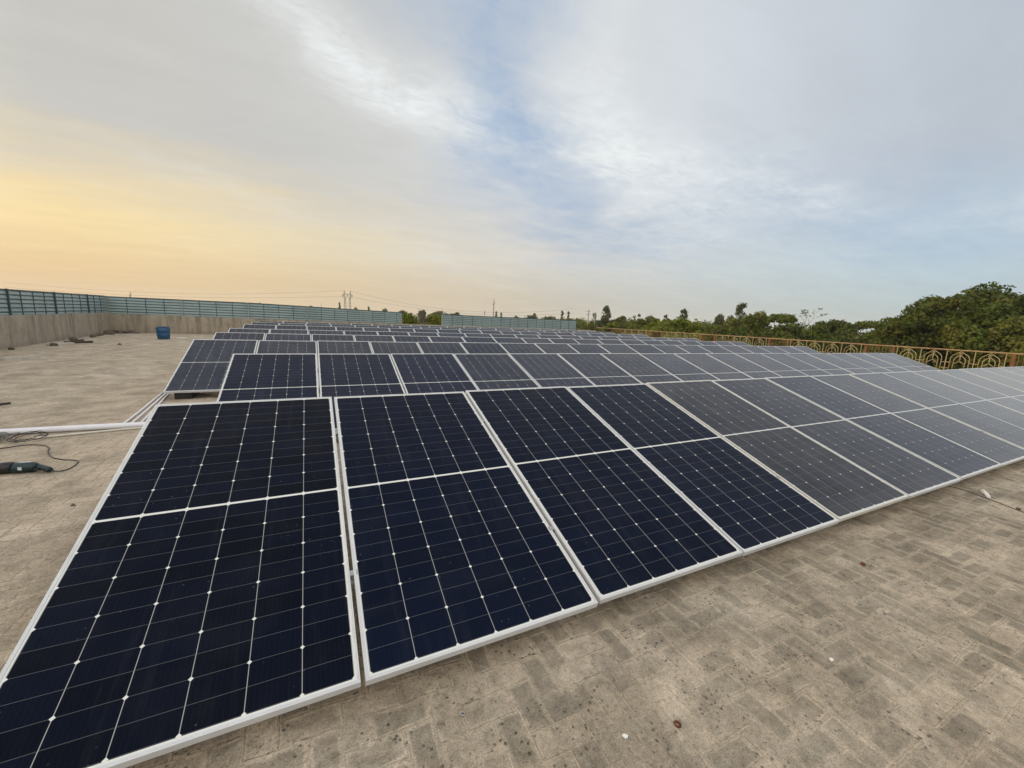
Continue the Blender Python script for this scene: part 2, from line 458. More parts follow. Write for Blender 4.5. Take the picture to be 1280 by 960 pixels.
# ------------------------------------------------------------------ mesh helpers
class MB:
    def __init__(self):
        self.v = []; self.f = []

    def faces(self, vs, fs):
        o = len(self.v); self.v += [tuple(p) for p in vs]; self.f += [tuple(i + o for i in f) for f in fs]
        return self

    def box(self, c, s, mtx=None):
        vs = [Vector((c[0] + s[0] * a / 2, c[1] + s[1] * b / 2, c[2] + s[2] * d / 2)) for a in (-1, 1) for b in (-1, 1) for d in (-1, 1)]
        if mtx: vs = [mtx @ p for p in vs]
        return self.faces(vs, [(0, 1, 3, 2), (4, 6, 7, 5), (0, 4, 5, 1), (2, 3, 7, 6), (0, 2, 6, 4), (1, 5, 7, 3)])

    def tube(self, path, r, n=8, caps=True, flat=1.0):
        path = [Vector(p) for p in path]
        rs = r if hasattr(r, '__len__') else [r] * len(path)
        vs, fs = [], []
        nrm = None
        for i, p in enumerate(path):
            d = (path[min(i + 1, len(path) - 1)] - path[max(i - 1, 0)])
            if d.length < 1e-9: d = Vector((0, 0, 1))
            d.normalize()
            if nrm is None:
                nrm = d.cross(Vector((0, 0, 1)))
                if nrm.length < .05: nrm = d.cross(Vector((1, 0, 0)))
            nrm = (nrm - d * nrm.dot(d)).normalized()
            bn = d.cross(nrm)
            for j in range(n):
                a = 2 * math.pi * (j + .5) / n
                vs.append(p + (nrm * math.cos(a) + bn * math.sin(a) * flat) * rs[i])
        for i in range(len(path) - 1):
            for j in range(n):
                fs.append((i * n + j, i * n + (j + 1) % n, (i + 1) * n + (j + 1) % n, (i + 1) * n + j))
        if caps:
            fs.append(tuple(range(n - 1, -1, -1))); fs.append(tuple(range((len(path) - 1) * n, len(path) * n)))
        return self.faces(vs, fs)

    def lathe(self, prof, n=24, c=(0, 0, 0)):
        vs, fs = [], []
        for r, z in prof:
            for j in range(n):
                a = 2 * math.pi * j / n
                vs.append((c[0] + r * math.cos(a), c[1] + r * math.sin(a), c[2] + z))
        for i in range(len(prof) - 1):
            for j in range(n):
                fs.append((i * n + j, i * n + (j + 1) % n, (i + 1) * n + (j + 1) % n, (i + 1) * n + j))
        fs.append(tuple(range(n - 1, -1, -1))); fs.append(tuple(range((len(prof) - 1) * n, len(prof) * n)))
        return self.faces(vs, fs)

    def build(self, name, m, parent=None, smooth=False):
        me = bpy.data.meshes.new(name)
        me.from_pydata(self.v, [], self.f); me.update()
        if smooth:
            for p in me.polygons: p.use_smooth = True
        me.materials.append(m)
        o = bpy.data.objects.new(name, me); C.objects.link(o)
        if parent: o.parent = parent
        return o


def bevel(o, wd, seg=2):
    bm = bmesh.new(); bm.from_mesh(o.data)
    bmesh.ops.remove_doubles(bm, verts=bm.verts, dist=1e-5)
    bmesh.ops.bevel(bm, geom=[e for e in bm.edges if e.is_manifold and e.calc_face_angle(0) > .5], offset=wd, segments=seg, affect='EDGES', profile=.6)
    bm.to_mesh(o.data); bm.free()
    return o


def empty(name, loc=(0, 0, 0), rot=(0, 0, 0)):
    o = bpy.data.objects.new(name, None); C.objects.link(o)
    o.location = loc; o.rotation_euler = rot; o.empty_display_size = .2
    return o


def tag(o, label=None, cat=None, group=None, kind=None):
    if label: o['label'] = label
    if cat: o['category'] = cat
    if group: o['group'] = group
    if kind: o['kind'] = kind
    return o


def copy_thing(o):
    c = o.copy(); C.objects.link(c)
    for ch in o.children:
        d = ch.copy(); C.objects.link(d); d.parent = c
        for g in ch.children:
            e = g.copy(); C.objects.link(e); e.parent = d
    return c


# ------------------------------------------------------------------ ground, roof, walls
GZ = -6.0
g = MB(); N = 24; S = 1500.0
vs = [(-S + 2 * S * i / N, -S + 2 * S * j / N, GZ) for j in range(N + 1) for i in range(N + 1)]
g.faces(vs, [(j * (N + 1) + i, j * (N + 1) + i + 1, (j + 1) * (N + 1) + i + 1, (j + 1) * (N + 1) + i) for j in range(N) for i in range(N)])
tag(g.build('ground', M['ground']), kind='structure')


def wall_x(y): return -7.43 + (14 - y) * .0765     # inner face of the left parapet


r_ = MB()
corners = [(wall_x(-12) - .24, -12), (22.75, -12), (22.75, 24.26), (wall_x(24.26) - .24, 24.26)]
r_.faces([(x, y, 0) for x, y in corners] + [(x, y, GZ + .01) for x, y in corners], [(0, 1, 2, 3), (0, 4, 5, 1), (1, 5, 6, 2), (2, 6, 7, 3), (3, 7, 4, 0)])
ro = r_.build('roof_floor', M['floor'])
ro.data.materials.append(M['building'])
for p in ro.data.polygons[1:]: p.material_index = 1
tag(ro, kind='structure')


def wt(x): return .96 - .12 * min(max((x + 8) / 28, 0), 1)      # top of the back parapet
def ft(x):                                                       # top of the back fence
    if x < -2: return 1.80
    if x < 6.4: return 1.80 - .18 * (x + 2) / 8.4
    return 1.625 - .045 * (x - 6.4) / 13.8


pw = MB()
xs = [wall_x(24) - .24] + [-7 + 1.5 * i for i in range(20)] + [22.5]
top = []
vs = []
for x in xs:
    j = random.uniform(-.008, .008)
    vs += [(x, 24.0, -.0), (x, 24.0, wt(x) - .012 + j), (x, 24.012, wt(x) + j), (x, 24.225, wt(x) + j), (x, 24.24, wt(x) - .01 + j), (x, 24.24, 0)]
fs = []
for i in range(len(xs) - 1):
    for k_ in range(5): fs.append((i * 6 + k_, (i + 1) * 6 + k_, (i + 1) * 6 + k_ + 1, i * 6 + k_ + 1))
fs += [tuple(range(5, -1, -1)), tuple(range((len(xs) - 1) * 6, len(xs) * 6))]
pw.faces(vs, fs)
tag(pw.build('parapet_wall', M['plaster']), 'long low bare cement parapet wall along the back of the roof behind the drum', 'wall')

pl_ = MB(); vs = []; fs = []
ys = [-12 + 1.8 * i for i in range(20)] + [23.997]
for y in ys:
    x = wall_x(y); j = random.uniform(-.008, .008)
    vs += [(x, y, 0), (x, y, .985 + j), (x - .012, y, 1.0 + j), (x - .225, y, 1.0 + j), (x - .24, y, .99 + j), (x - .24, y, 0)]
for i in range(len(ys) - 1):
    for k_ in range(5): fs.append((i * 6 + k_, i * 6 + k_ + 1, (i + 1) * 6 + k_ + 1, (i + 1) * 6 + k_))
fs += [tuple(range(6)), tuple(range(len(ys) * 6 - 1, (len(ys) - 1) * 6 - 1, -1))]
pl_.faces(vs, fs)
tag(pl_.build('parapet_wall', M['plaster']), 'stained cement parapet wall along the left side of the roof', 'wall')

cb = MB(); cb.box((22.55, 5.995, .075), (.30, 35.99, .15))
tag(bevel(cb.build('roof_kerb', M['plaster']), .012), 'low cement kerb under the ornate railing on the right', 'kerb')


# ------------------------------------------------------------------ ribbed sheet fences
def sheet_fence(A, B, inward, zb, zt, bar, heavy, name, label, end_pale=False, heavy_r=.045):
    """ribbed sheet fence from A to B (xy); zb/zt give the heights at distance s"""
    A = Vector((A[0], A[1])); B = Vector((B[0], B[1])); L = (B - A).length; d = (B - A) / L; n = Vector(inward)
    root = empty(name, (A.x, A.y, zb(0)))
    o3 = Vector((A.x, A.y, zb(0)))
    def P(s, off, z): p = A + d * s + n * off; return (p.x - o3.x, p.y - o3.y, z - o3.z)
    prof = [(0.0, 0.0)]
    for i in range(6):
        a = i / 6
        prof += [(a + .02, .022), (a + .12, .012), (a + .125, -.01), (a + .155, -.012), (a + .162, .02)]
    prof.append((1.0, .02))
    ss = np.linspace(0, L, max(2, int(L / .75) + 1))
    vs, fs = [], []; m = len(prof)
    for s in ss:
        w_ = random.uniform(-.006, .006)
        for (t, of) in prof: vs.append(P(s, of + w_, zb(s) + t * (zt(s) - zb(s))))
    for i in range(len(ss) - 1):
        for k_ in range(m - 1): fs.append((i * m + k_, (i + 1) * m + k_, (i + 1) * m + k_ + 1, i * m + k_ + 1))
    sh = MB().faces(vs, fs).build('sheet', M['sheet'], root)
    sm = sh.modifiers.new('thickness', 'SOLIDIFY'); sm.thickness = .004; sm.offset = 0
    for i in range(7):
        q = MB(); t = (i + .02) / 6.04
        pa = [P(x_, .030, zb(x_) + max(.015, t * (zt(x_) - zb(x_)) - .012)) for x_ in ss]
        q.tube(pa, .0135, 4)
        q.build('rib', M['batten'], root)
    i = 0; s = .02
    while s < L:
        hv = (i % heavy == 0)
        q = MB()
        r = heavy_r if hv else .010
        q.faces([P(s + a * r, b, z) for (a, b) in ((-1, .012), (1, .012), (1, .068 if hv else .040), (-1, .068 if hv else .040)) for z in (zb(s) - (.10 if hv else -.002), zt(s) + (.035 if hv else -.004))],
                [(0, 2, 3, 1), (2, 4, 5, 3), (4, 6, 7, 5), (6, 0, 1, 7), (0, 6, 4, 2), (1, 3, 5, 7)])
        q.build('post' if hv else 'batten', M['post_pale'] if (hv and end_pale) else M['batten'], root)
        i += 1; s += bar
    cap = MB()
    ptop = [P(x_, .008, zt(x_) + .006) for x_ in ss]
    cap.tube(ptop, .018, 6)
    cap.build('top_rail', M['batten'], root)
    tag(root, label, 'fence')
    return root


ya, yb = 2.0, 24.09
sheet_fence((wall_x(ya) - .13, ya), (wall_x(yb) - .13, yb), (1, .08), lambda s: .985, lambda s: 1.77 + .05 * s / 22, .82, 4, 'sheet_fence',
            'pale teal ribbed sheet fence with dark posts on the left parapet wall', heavy_r=.030)
x0 = wall_x(24) - .10
sheet_fence((x0, 24.12), (6.4, 24.12), (0, -1), lambda s: wt(x0 + s) - .01, lambda s: ft(x0 + s), .755, 4, 'sheet_fence',
            'teal ribbed sheet fence on the back wall running from the left corner to the gap', True, .03)
sheet_fence((9.15, 24.12), (20.5, 24.12), (0, -1), lambda s: wt(9.15 + s) - .02, lambda s: ft(9.15 + s), .755, 4, 'sheet_fence',
            'teal ribbed sheet fence on the back wall to the right of the gap with bushes', True, .03)

# ------------------------------------------------------------------ ornate railing on the right
RX = 22.42
rail = empty('ornate_railing', (RX, -11, .15))
rb = lambda y: (0, y + 11, 0)
def RP(y, z): return (0.0, y + 11.0, z - .15)
MB().tube([RP(-11, 1.085), RP(23.9, 1.085)], .026, 8).build('top_rail', M['railtop'], rail)
MB().tube([RP(-11, .235), RP(23.9, .235)], .020, 8).build('bottom_rail', M['railtop'], rail)


def arch_mesh():
    q = MB(); r = .0130
    def T(pts): q.tube([(0, a, b - .15) for a, b in pts], r, 6)
    o_ = [(-.245, .24), (-.245, .80), (-.20, .89), (0, 1.045), (.20, .89), (.245, .80), (.245, .24)]
    T(o_)
    T([(-.15, .24), (-.15, .73), (-.115, .80), (0, .905), (.115, .80), (.15, .73), (.15, .24)])
    T([(0, .90), (0, .68)]); T([(0, .68), (-.13, .575)]); T([(0, .68), (.13, .575)])
    T([(-.05, 1.0), (.05, .925)]); T([(.05, 1.0), (-.05, .925)])
    for z in (.62, .40):
        T([(-.36, z), (-.245, z)]); T([(.245, z), (.36, z)])
    return q


am = None
y = 1.16 - 4.14 * 3
def bar_panel(y0, y1):
    q = MB()
    n = int((y1 - y0) / .105)
    for i in range(1, n): q.tube([RP(y0 + (y1 - y0) * i / n, .24), RP(y0 + (y1 - y0) * i / n, 1.075)], .014, 6)
    q.build('bar_panel', M['barpaint'], rail)
    for yy in (y0, y1):
        q = MB(); q.box((0, yy + 11, (.15 + 1.075) / 2 - .15 + 0), (.07, .09, .925))
        q.build('pillar', M['red'], rail)


while y < 24:
    # red bar section ends at y, arches run from y to y+2.93
    if y - .96 > -10.9: bar_panel(y - .96, y - .03)
    if y + 3.0 < 24 and y > -10.9:
        for i in range(4):
            ac = y + .50 + .73 * i
            if am is None:
                am = arch_mesh().build('arch', M['gold'], rail, True)
                ao = am
            else:
                ao = am.copy(); C.objects.link(ao)
            ao.location = (0, ac + 11, 0)
        for i in range(5):
            MB().tube([RP(y + .135 + .73 * i, .16), RP(y + .135 + .73 * i, 1.07)], .014, 6).build('post', M['gold'], rail)
    y += 4.14
tag(rail, 'rusty gold metal railing with pointed arch motifs along the right edge of the roof', 'railing')

# ------------------------------------------------------------------ solar panels
PW, PL, GAP, TILT, ZT = 1.148, 2.278, .018, R(18.5), .863
ROWS = [(0, 0, 18), (-.078, 3.738, 18), (-1.216, 6.878, 19), (-1.332, 9.769, 19), (-1.436, 12.521, 19), (-1.518, 16.451, 19), (-1.593, 19.571, 19), (-1.57, 22.2, 19)]


def make_panel():
    root = empty('solar_panel')
    lip = .0125
    prof = [(0.0012, 0.0), (.0048, 0.0), (.0056, -.0012), (.0068, -.0012), (.0076, 0.0), (lip - .0006, 0.0), (lip, -.0006), (lip, -.0034), (.0022, -.0034), (.0022, -.0330), (.026, -.0330), (.026, -.0350), (0.0, -.0350), (0.0, -.0012)]
    vs = []; fs = []
    for d_, z in prof:
        vs += [(d_, -d_, z), (PW - d_, -d_, z), (PW - d_, -PL + d_, z), (d_, -PL + d_, z)]
    n = len(prof)
    for i in range(n):
        for j in range(4): fs.append((i * 4 + j, i * 4 + (j + 1) % 4, ((i + 1) % n) * 4 + (j + 1) % 4, ((i + 1) % n) * 4 + j))
    fr = MB().faces(vs, fs).build('frame', M['frame'], root)
    a = .0028
    gl = MB().box((PW / 2, -PL / 2, -.0062), (PW - 2 * a, PL - 2 * a, .005)).build('glass', M['glass'], root)
    bm = bmesh.new(); bm.from_mesh(fr.data); bmesh.ops.recalc_face_normals(bm, faces=bm.faces); bm.to_mesh(fr.data); bm.free()
    return root


ORD = ['first', 'second', 'third', 'fourth', 'fifth', 'sixth', 'seventh', 'eighth', 'ninth', 'tenth', 'eleventh', 'twelfth', 'thirteenth', 'fourteenth', 'fifteenth', 'sixteenth', 'seventeenth', 'eighteenth', 'nineteenth']
ROWN = ['nearest row', 'second row', 'third row', 'fourth row', 'fifth row', 'third-last row', 'second-last row', 'last row']
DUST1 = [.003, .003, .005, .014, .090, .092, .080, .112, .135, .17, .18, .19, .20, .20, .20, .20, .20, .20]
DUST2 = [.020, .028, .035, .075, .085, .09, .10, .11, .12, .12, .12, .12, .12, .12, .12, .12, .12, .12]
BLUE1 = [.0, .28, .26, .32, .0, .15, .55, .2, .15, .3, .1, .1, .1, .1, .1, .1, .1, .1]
proto = make_panel()
rr = random.Random(3)
first = True
for ri, (rx, ry, n) in enumerate(ROWS):
    for i in range(n):
        o = proto if first else copy_thing(proto)
        first = False
        jx, jz, ja = (rr.uniform(-.002, .002), rr.uniform(-.004, .004), rr.uniform(-.0022, .0022))
        o.location = (rx + i * (PW + GAP) + jx, ry + rr.uniform(-.003, .003), ZT + jz)
        o.rotation_euler = (TILT + rr.uniform(-.003, .003), ja, rr.uniform(-.0012, .0012))
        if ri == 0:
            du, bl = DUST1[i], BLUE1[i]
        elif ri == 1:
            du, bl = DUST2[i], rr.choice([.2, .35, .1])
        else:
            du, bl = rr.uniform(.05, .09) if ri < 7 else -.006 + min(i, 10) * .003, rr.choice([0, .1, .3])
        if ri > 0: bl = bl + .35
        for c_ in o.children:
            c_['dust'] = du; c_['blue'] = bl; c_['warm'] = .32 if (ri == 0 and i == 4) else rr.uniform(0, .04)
        if i == 0: pos = 'leftmost in the ' + ROWN[ri]
        elif i == n - 1: pos = 'rightmost in the ' + ROWN[ri]
        elif i <= n // 2: pos = ORD[i] + ' from left in the ' + ROWN[ri]
        else: pos = ORD[n - 1 - i] + ' from right in the ' + ROWN[ri]
        look = 'clean dark navy solar panel' if du < .03 else ('bluish grey solar panel' if du < .09 else 'dusty grey solar panel')
        tag(o, look + ', ' + pos, 'solar panel', 'solar panels in rows on the roof')

# mounting frames under each row
for ri, (rx, ry, n) in enumerate(ROWS):
    Lr = n * (PW + GAP)
    root = empty('mounting_frame', (rx, ry, 0))
    ct, st_ = math.cos(TILT), math.sin(TILT)
    for v in (.52, 1.76):
        yy = -v * ct; zz = ZT - v * st_ - .060 * ct
        MB().box((Lr / 2 - .01, yy - .02, zz), (Lr - .06, .042, .041), None).build('rail', M['galv'], root)
        h = zz - .022
        for i in range(0, n + 1, 2):
            xx = min(max(i * (PW + GAP), .25), Lr - .25)
            q = MB(); q.box((xx, yy - .02, (h + .085) / 2), (.04, .04, h - .085))
            q.build('leg', M['galv'], root)
            q = MB(); q.box((xx, yy - .02, .0425), (.22, .22, .085))
            q.build('footing', M['concrete'], root)
    if ri < 2:
        for i in range(1, n):
            for v in (.52, 1.76):
                q = MB(); q.box((0, 0, -.0035), (.050, .030, .004)); q.box((0, 0, -.022), (.012, .028, .036))
                c_ = q.build('clamp', M['galv'], root)
                c_.rotation_euler = (TILT, 0, 0)
                c_.location = (i * (PW + GAP) - GAP / 2, -v * ct, ZT - v * st_ - .0065)
    tag(root, 'galvanised steel mounting frame holding up the ' + ROWN[ri] + ' of panels', 'mounting frame', 'mounting frames under the panel rows')

q = MB(); q.box((-.97, 4.86, .055), (.24, .20, .11))
tag(bevel(q.build('support_block', M['black']), .012), 'black block under the front left corner of the third row', 'block')

# ------------------------------------------------------------------ things lying on the roof
dr = empty('plastic_drum', (-4.95, 19.43, 0))
h = .565
MB().lathe([(.185, 0), (.205, .012), (.215, .05), (.228, .16), (.240, .175), (.240, .195), (.232, .21), (.238, .37), (.247, .385), (.247, .405), (.238, .42), (.232, .50), (.222, .525), (.205, .535)], 28).build('body', M['drum'], dr, True)
MB().lathe([(.214, .5355), (.222, .5395), (.222, .560), (.212, h), (.19, h - .004)], 28).build('lid', M['drum_dark'], dr, True)
for s in (-1, 1):
    MB().tube([(s * .232, -.05, .46), (s * .268, -.04, .455), (s * .268, .04, .455), (s * .232, .05, .46)], .011, 6).build('handle', M['drum_dark'], dr, True)
tag(dr, 'blue plastic drum with a lid standing in front of the back wall', 'drum')


def cable(name, pts, r, m, label, cat, group=None, n=8, sub=6):
    """round cable or pipe through points, smoothed as a spline"""
    P_ = [Vector(p) for p in pts]
    out = []
    for i in range(len(P_) - 1):
        p0, p1, p2, p3 = P_[max(i - 1, 0)], P_[i], P_[i + 1], P_[min(i + 2, len(P_) - 1)]
        for s in range(sub):
            t = s / sub
            out.append(.5 * ((2 * p1) + (p2 - p0) * t + (2 * p0 - 5 * p1 + 4 * p2 - p3) * t * t + (3 * p1 - p0 - 3 * p2 + p3) * t ** 3))
    out.append(P_[-1])
    base = out[0].copy(); base.z = 0
    o = MB().tube([p - base for p in out], r, n).build(name, m, None, True)
    o.location = base
    if label: tag(o, label, cat, group)
    return o


cable('pvc_pipe', [(-3.6, 3.03, .037), (-2.25, 2.968, .036), (-1.5, 2.935, .037), (-.45, 2.885, .036)], .036, M['pvc'], 'thick white plastic pipe lying across the floor on the left', 'pipe', n=20)
cable('conduit_pipe', [(-1.86, 2.672, .014), (-1.4, 2.765, .013), (-.995, 2.835, .013), (-.3, 2.84, .013)], .0125, M['conduit'], 'thin cream conduit lying in front of the thick white pipe', 'pipe', n=12)
for i, (a, b, lab) in enumerate([((-1.21, 2.96), (-1.40, 5.36), 'leftmost of three thin white pipes reaching under the third row of panels'), ((-1.13, 2.96), (-1.335, 5.30), 'middle of three thin white pipes reaching under the third row of panels'), ((-1.03, 2.96), (-1.285, 5.25), 'rightmost of three thin white pipes reaching under the third row of panels')]):
    A, B = Vector((a[0], a[1], .014)), Vector((b[0], b[1], .014))
    cable('conduit_pipe', [A, A.lerp(B, .35) + Vector((.006, 0, 0)), A.lerp(B, .7), B], .0135, M['pvc'], lab, 'pipe', 'thin white pipes beside the panels', n=12)

# coil of black cable and crumpled grey netting beside the pipe
cp = []
rc = random.Random(5)
for i in range(64):
    a = i / 64 * 2 * math.pi * 3
    rad = 1 + rc.uniform(-.12, .12)
    cp.append((-1.885 + .125 * rad * math.cos(a) + .02 * math.sin(a * .4), 2.665 + .17 * rad * math.sin(a), .012 + .012 * (i / 64 * 3) + .02 * (1 + math.sin(a + .6)) * .5))
cable('cable_coil', cp, .0042, M['cord'], 'loose coil of thin black cable beside the cream conduit', 'cable', n=6, sub=3)
nt = MB()
for k_ in range(46):
    cx_, cy_ = -2.22 + rc.uniform(-.25, .17), 2.70 + rc.uniform(-.10, .12)
    pts = []
    a0 = rc.uniform(0, 6.3)
    for s in range(8):
        a = a0 + s * .55
        pts.append((cx_ + .07 * math.cos(a) + rc.uniform(-.015, .015), cy_ + .055 * math.sin(a) + rc.uniform(-.015, .015), .012 + abs(.045 * math.sin(s * .7 + k_)) + rc.uniform(0, .012)))
    nt.tube(pts, .0038, 5)
tag(nt.build('plastic_netting', M['grey_net'], None, True), 'crumpled grey netting in front of the thick white pipe at the left edge', 'netting')

# corded power tool
tl = empty('power_tool', (-1.34, 1.44, 0), (0, 0, R(-7)))
MB().tube([(-.42, .0, .040), (-.36, .0, .047), (-.27, .004, .051), (-.18, .006, .053), (-.12, .006, .052)], [.036, .046, .050, .052, .050], 14).build('gear_housing', M['tool_black'], tl, True)
MB().tube([(-.54, -.004, .033), (-.50, -.004, .034), (-.42, 0, .036)], [.014, .024, .027], 12).build('chuck', M['tool_black'], tl, True)
MB().tube([(-.118, .006, .047), (-.09, .006, .047), (-.03, .006, .048), (.02, .004, .047), (.05, 0, .044)], [.046, .050, .050, .045, .034], 14).build('motor_housing', M['tool_teal'], tl, True)
MB().tube([(.052, 0, .045), (.085, -.012, .042), (.125, -.034, .036), (.155, -.052, .032), (.172, -.062, .030)], [.030, .027, .025, .026, .022], 12).build('handle', M['tool_teal'], tl, True)
MB().tube([(.05, -.045, .038), (.085, -.045, .036)], [.010, .010], 8).build('trigger', M['tool_black'], tl, True)
q = MB(); q.box((-.045, -.0435, .052), (.026, .006, .026)); q.build('label_plate', M['label'], tl)
q = MB(); q.box((-.03, .004, .0975), (.085, .016, .004)); q.build('label_plate', M['label'], tl)
for k_ in range(5):
    q = MB(); q.box((-.16 - .016 * k_, -.036, .052), (.007, .012, .028)); q.build('vent', M['tool_black'], tl)
MB().tube([(.168, -.060, .030), (.21, -.082, .022)], [.010, .006], 8).build('cord_sleeve', M['tool_black'], tl, True)
inv = (Matrix.Translation((-1.34, 1.44, 0)) @ Matrix.Rotation(R(-7), 4, 'Z')).inverted()
cw = [(-1.142, 1.335, .022), (-1.11, 1.365, .008), (-1.075, 1.43, .005), (-1.075, 1.55, .005), (-1.10, 1.64, .005), (-1.147, 1.69, .005), (-1.237, 1.737, .005), (-1.32, 1.80, .005), (-1.40, 1.90, .005), (-1.486, 2.066, .005), (-1.545, 2.225, .005), (-1.643, 2.352, .005), (-1.80, 2.42, .005), (-1.955, 2.345, .005), (-2.2, 2.25, .005), (-2.6, 2.2, .005)]
cc = cable('power_cord', [inv @ Vector(p) for p in cw], .0052, M['cord'], None, None)
cc.location = cc.location + Vector((0, 0, 0)); cc.parent = tl
tag(tl, 'dark teal and black corded power tool lying on the floor at the left edge', 'power tool')


def stick(name, A, B, wd, ht, m, label, cat, group=None):
    A, B = Vector((*A, ht / 2)), Vector((*B, ht / 2))
    d = B - A; o = MB()
    n = 6; vs = []
    sd = Vector((-d.y, d.x, 0)).normalized()
    for i in range(n):
        p = d * (i / (n - 1)); j = random.uniform(.85, 1.1); of = random.uniform(-.01, .01)
        for a, b in ((-1, -1), (1, -1), (1, 1), (-1, 1)): vs.append(p + sd * (a * wd / 2 * j + of) + Vector((0, 0, b * ht / 2 * (j if b > 0 else 1))))
    fs = [(i * 4 + k_, i * 4 + (k_ + 1) % 4, (i + 1) * 4 + (k_ + 1) % 4, (i + 1) * 4 + k_) for i in range(n - 1) for k_ in range(4)] + [(3, 2, 1, 0), tuple((n - 1) * 4 + k_ for k_ in range(4))]
    o.faces(vs, fs)
    ob = o.build(name, m); ob.location = A
    tag(ob, label, cat, group)


stick('timber_plank', (-5.95, 10.95), (-5.62, 11.62), .11, .07, M['wood'], 'pale timber plank lying alone on the floor at the left edge', 'plank')
stick('timber_plank', (-7.0, 15.55), (-6.78, 16.35), .22, .07, M['wood'], 'pale short board lying near the foot of the left wall', 'plank')
stick('charred_plank', (-7.05, 16.6), (-6.42, 16.95), .15, .08, M['darkwood'], 'dark charred board lying near the foot of the left wall', 'plank')
stick('dark_stick', (-3.3, 4.60), (-3.07, 4.93), .04, .03, M['darkwood'], 'short dark stick at the left edge of the floor above the white pipe', 'stick')
stick('dark_stick', (-7.25, 17.6), (-7.1, 18.1), .08, .05, M['darkwood'], 'short dark stick against the foot of the left wall', 'stick')


def lump(name, loc, r, m, label, cat, group=None, flat=.6, seed=1):
    bm = bmesh.new(); bmesh.ops.create_icosphere(bm, subdivisions=2, radius=1)
    q = random.Random(seed)
    ph = [q.uniform(0, 6) for _ in range(6)]
    for v in bm.verts:
        c = v.co
        s = 1 + .18 * math.sin(3.1 * c.x + ph[0]) + .16 * math.sin(3.7 * c.y + ph[1]) + .14 * math.sin(4.3 * c.z + ph[2]) + q.uniform(-.08, .08)
        v.co = Vector((c.x * s * r[0], c.y * s * r[1], max(c.z * s, -.55) * r[2]))
    zm = min(v.co.z for v in bm.verts)
    for v in bm.verts: v.co.z -= zm
    me = bpy.data.meshes.new(name); bm.to_mesh(me); bm.free(); me.materials.append(m)
    o = bpy.data.objects.new(name, me); C.objects.link(o); o.location = loc
    o.rotation_euler = (0, 0, q.uniform(0, 6))
    if label: tag(o, label, cat, group)
    return o


# rubble heaped in the far left corner, loose lumps along the wall
rg = random.Random(11)
for i, (x, y_, s) in enumerate([(-7.75, 23.6, .26), (-7.35, 23.75, .20), (-7.95, 22.9, .22), (-7.7, 22.3, .17), (-7.15, 23.55, .13), (-7.6, 23.2, .14), (-7.8, 21.6, .16), (-7.65, 20.9, .13), (-7.55, 20.2, .16)]):
    lump('rubble_lump', (x, y_, 0), (s * 1.25, s * .7, s * .42), M['rubble'], 'dark brown rubble lump heaped at the far left corner of the roof', 'rubble', 'rubble lumps at the far left corner', seed=i + 2)
for i, (x, y_, s, lab) in enumerate([(-7.157, 13.95, .07, 'dark clod at the foot of the left wall near the picture edge'), (-7.5, 18.4, .10, 'dark clod at the foot of the left wall beyond the boards'), (-5.39, 16.14, .05, 'small dark clod lying alone left of the blue drum'), (-6.85, 15.45, .09, 'dark clod beside the near end of the pale short board')]):
    lump('clod', (x, y_, 0), (s * 1.2, s, s * .8), M['rubble'], lab, 'clod', seed=i + 30)
lump('cement_patch', (-4.55, 20.45, 0), (.22, .16, .018), M['white'], 'thin white cement spill on the floor beside the blue drum', 'spill', seed=51)
# scraps in the foreground
lump('white_chip', (2.05, -2.67, 0), (.012, .008, .005), M['white'], 'tiny white chip on the bricks at the bottom edge', 'scrap', seed=61)
q = MB(); pts = [(7.0, -2.36, .012), (7.12, -2.31, .012), (7.18, -2.27, .014)]
q.tube(pts, [.014, .017, .020], 8); o = q.build('pipe_offcut', M['white'], None, True)
tag(o, 'short white plastic offcut on the floor near the right edge', 'scrap')
def ring(name, c, r, tr, m, label):
    q = MB(); pts = [(r * math.cos(a * math.pi / 9), r * math.sin(a * math.pi / 9), tr) for a in range(19)]
    q.tube(pts, tr, 6, False); o = q.build(name, m, None, True); o.location = (c[0], c[1], 0); tag(o, label, 'washer')
ring('washer', (2.277, -2.721), .011, .004, M['rust'], 'small rusty washer on the bricks near the bottom edge')
ring('washer', (1.509, -2.332), .008, .0035, M['galv'], 'small pale metal ring on the bricks below the second panel')
lump('rusty_nut', (4.365, -2.443, 0), (.018, .013, .011), M['rust'], 'reddish rusty nut on the bricks right of the fourth panel', 'nut', seed=63)
lump('pebble', (3.23, -2.80, 0), (.010, .009, .007), M['white'], 'tiny pale pebble on the bricks in the right foreground', 'pebble', seed=64)
lump('pebble', (6.907, -2.571, 0), (.022, .016, .012), M['rubble'], 'small dark pebble near the right edge beside the thin wire', 'pebble', seed=65)
lump('pebble', (-.69, .47, 0), (.016, .012, .010), M['rubble'], 'small dark pebble on the floor left of the nearest panel', 'pebble', seed=66)
cable('steel_wire', [(6.60, -1.75, .004), (7.04, -2.06, .003), (6.98, -2.35, .003), (6.852, -2.616, .003), (6.7, -3.0, .003)], .0032, M['cord'], 'thin dark wire on the floor near the right edge under the nearest row', 'wire', n=6)


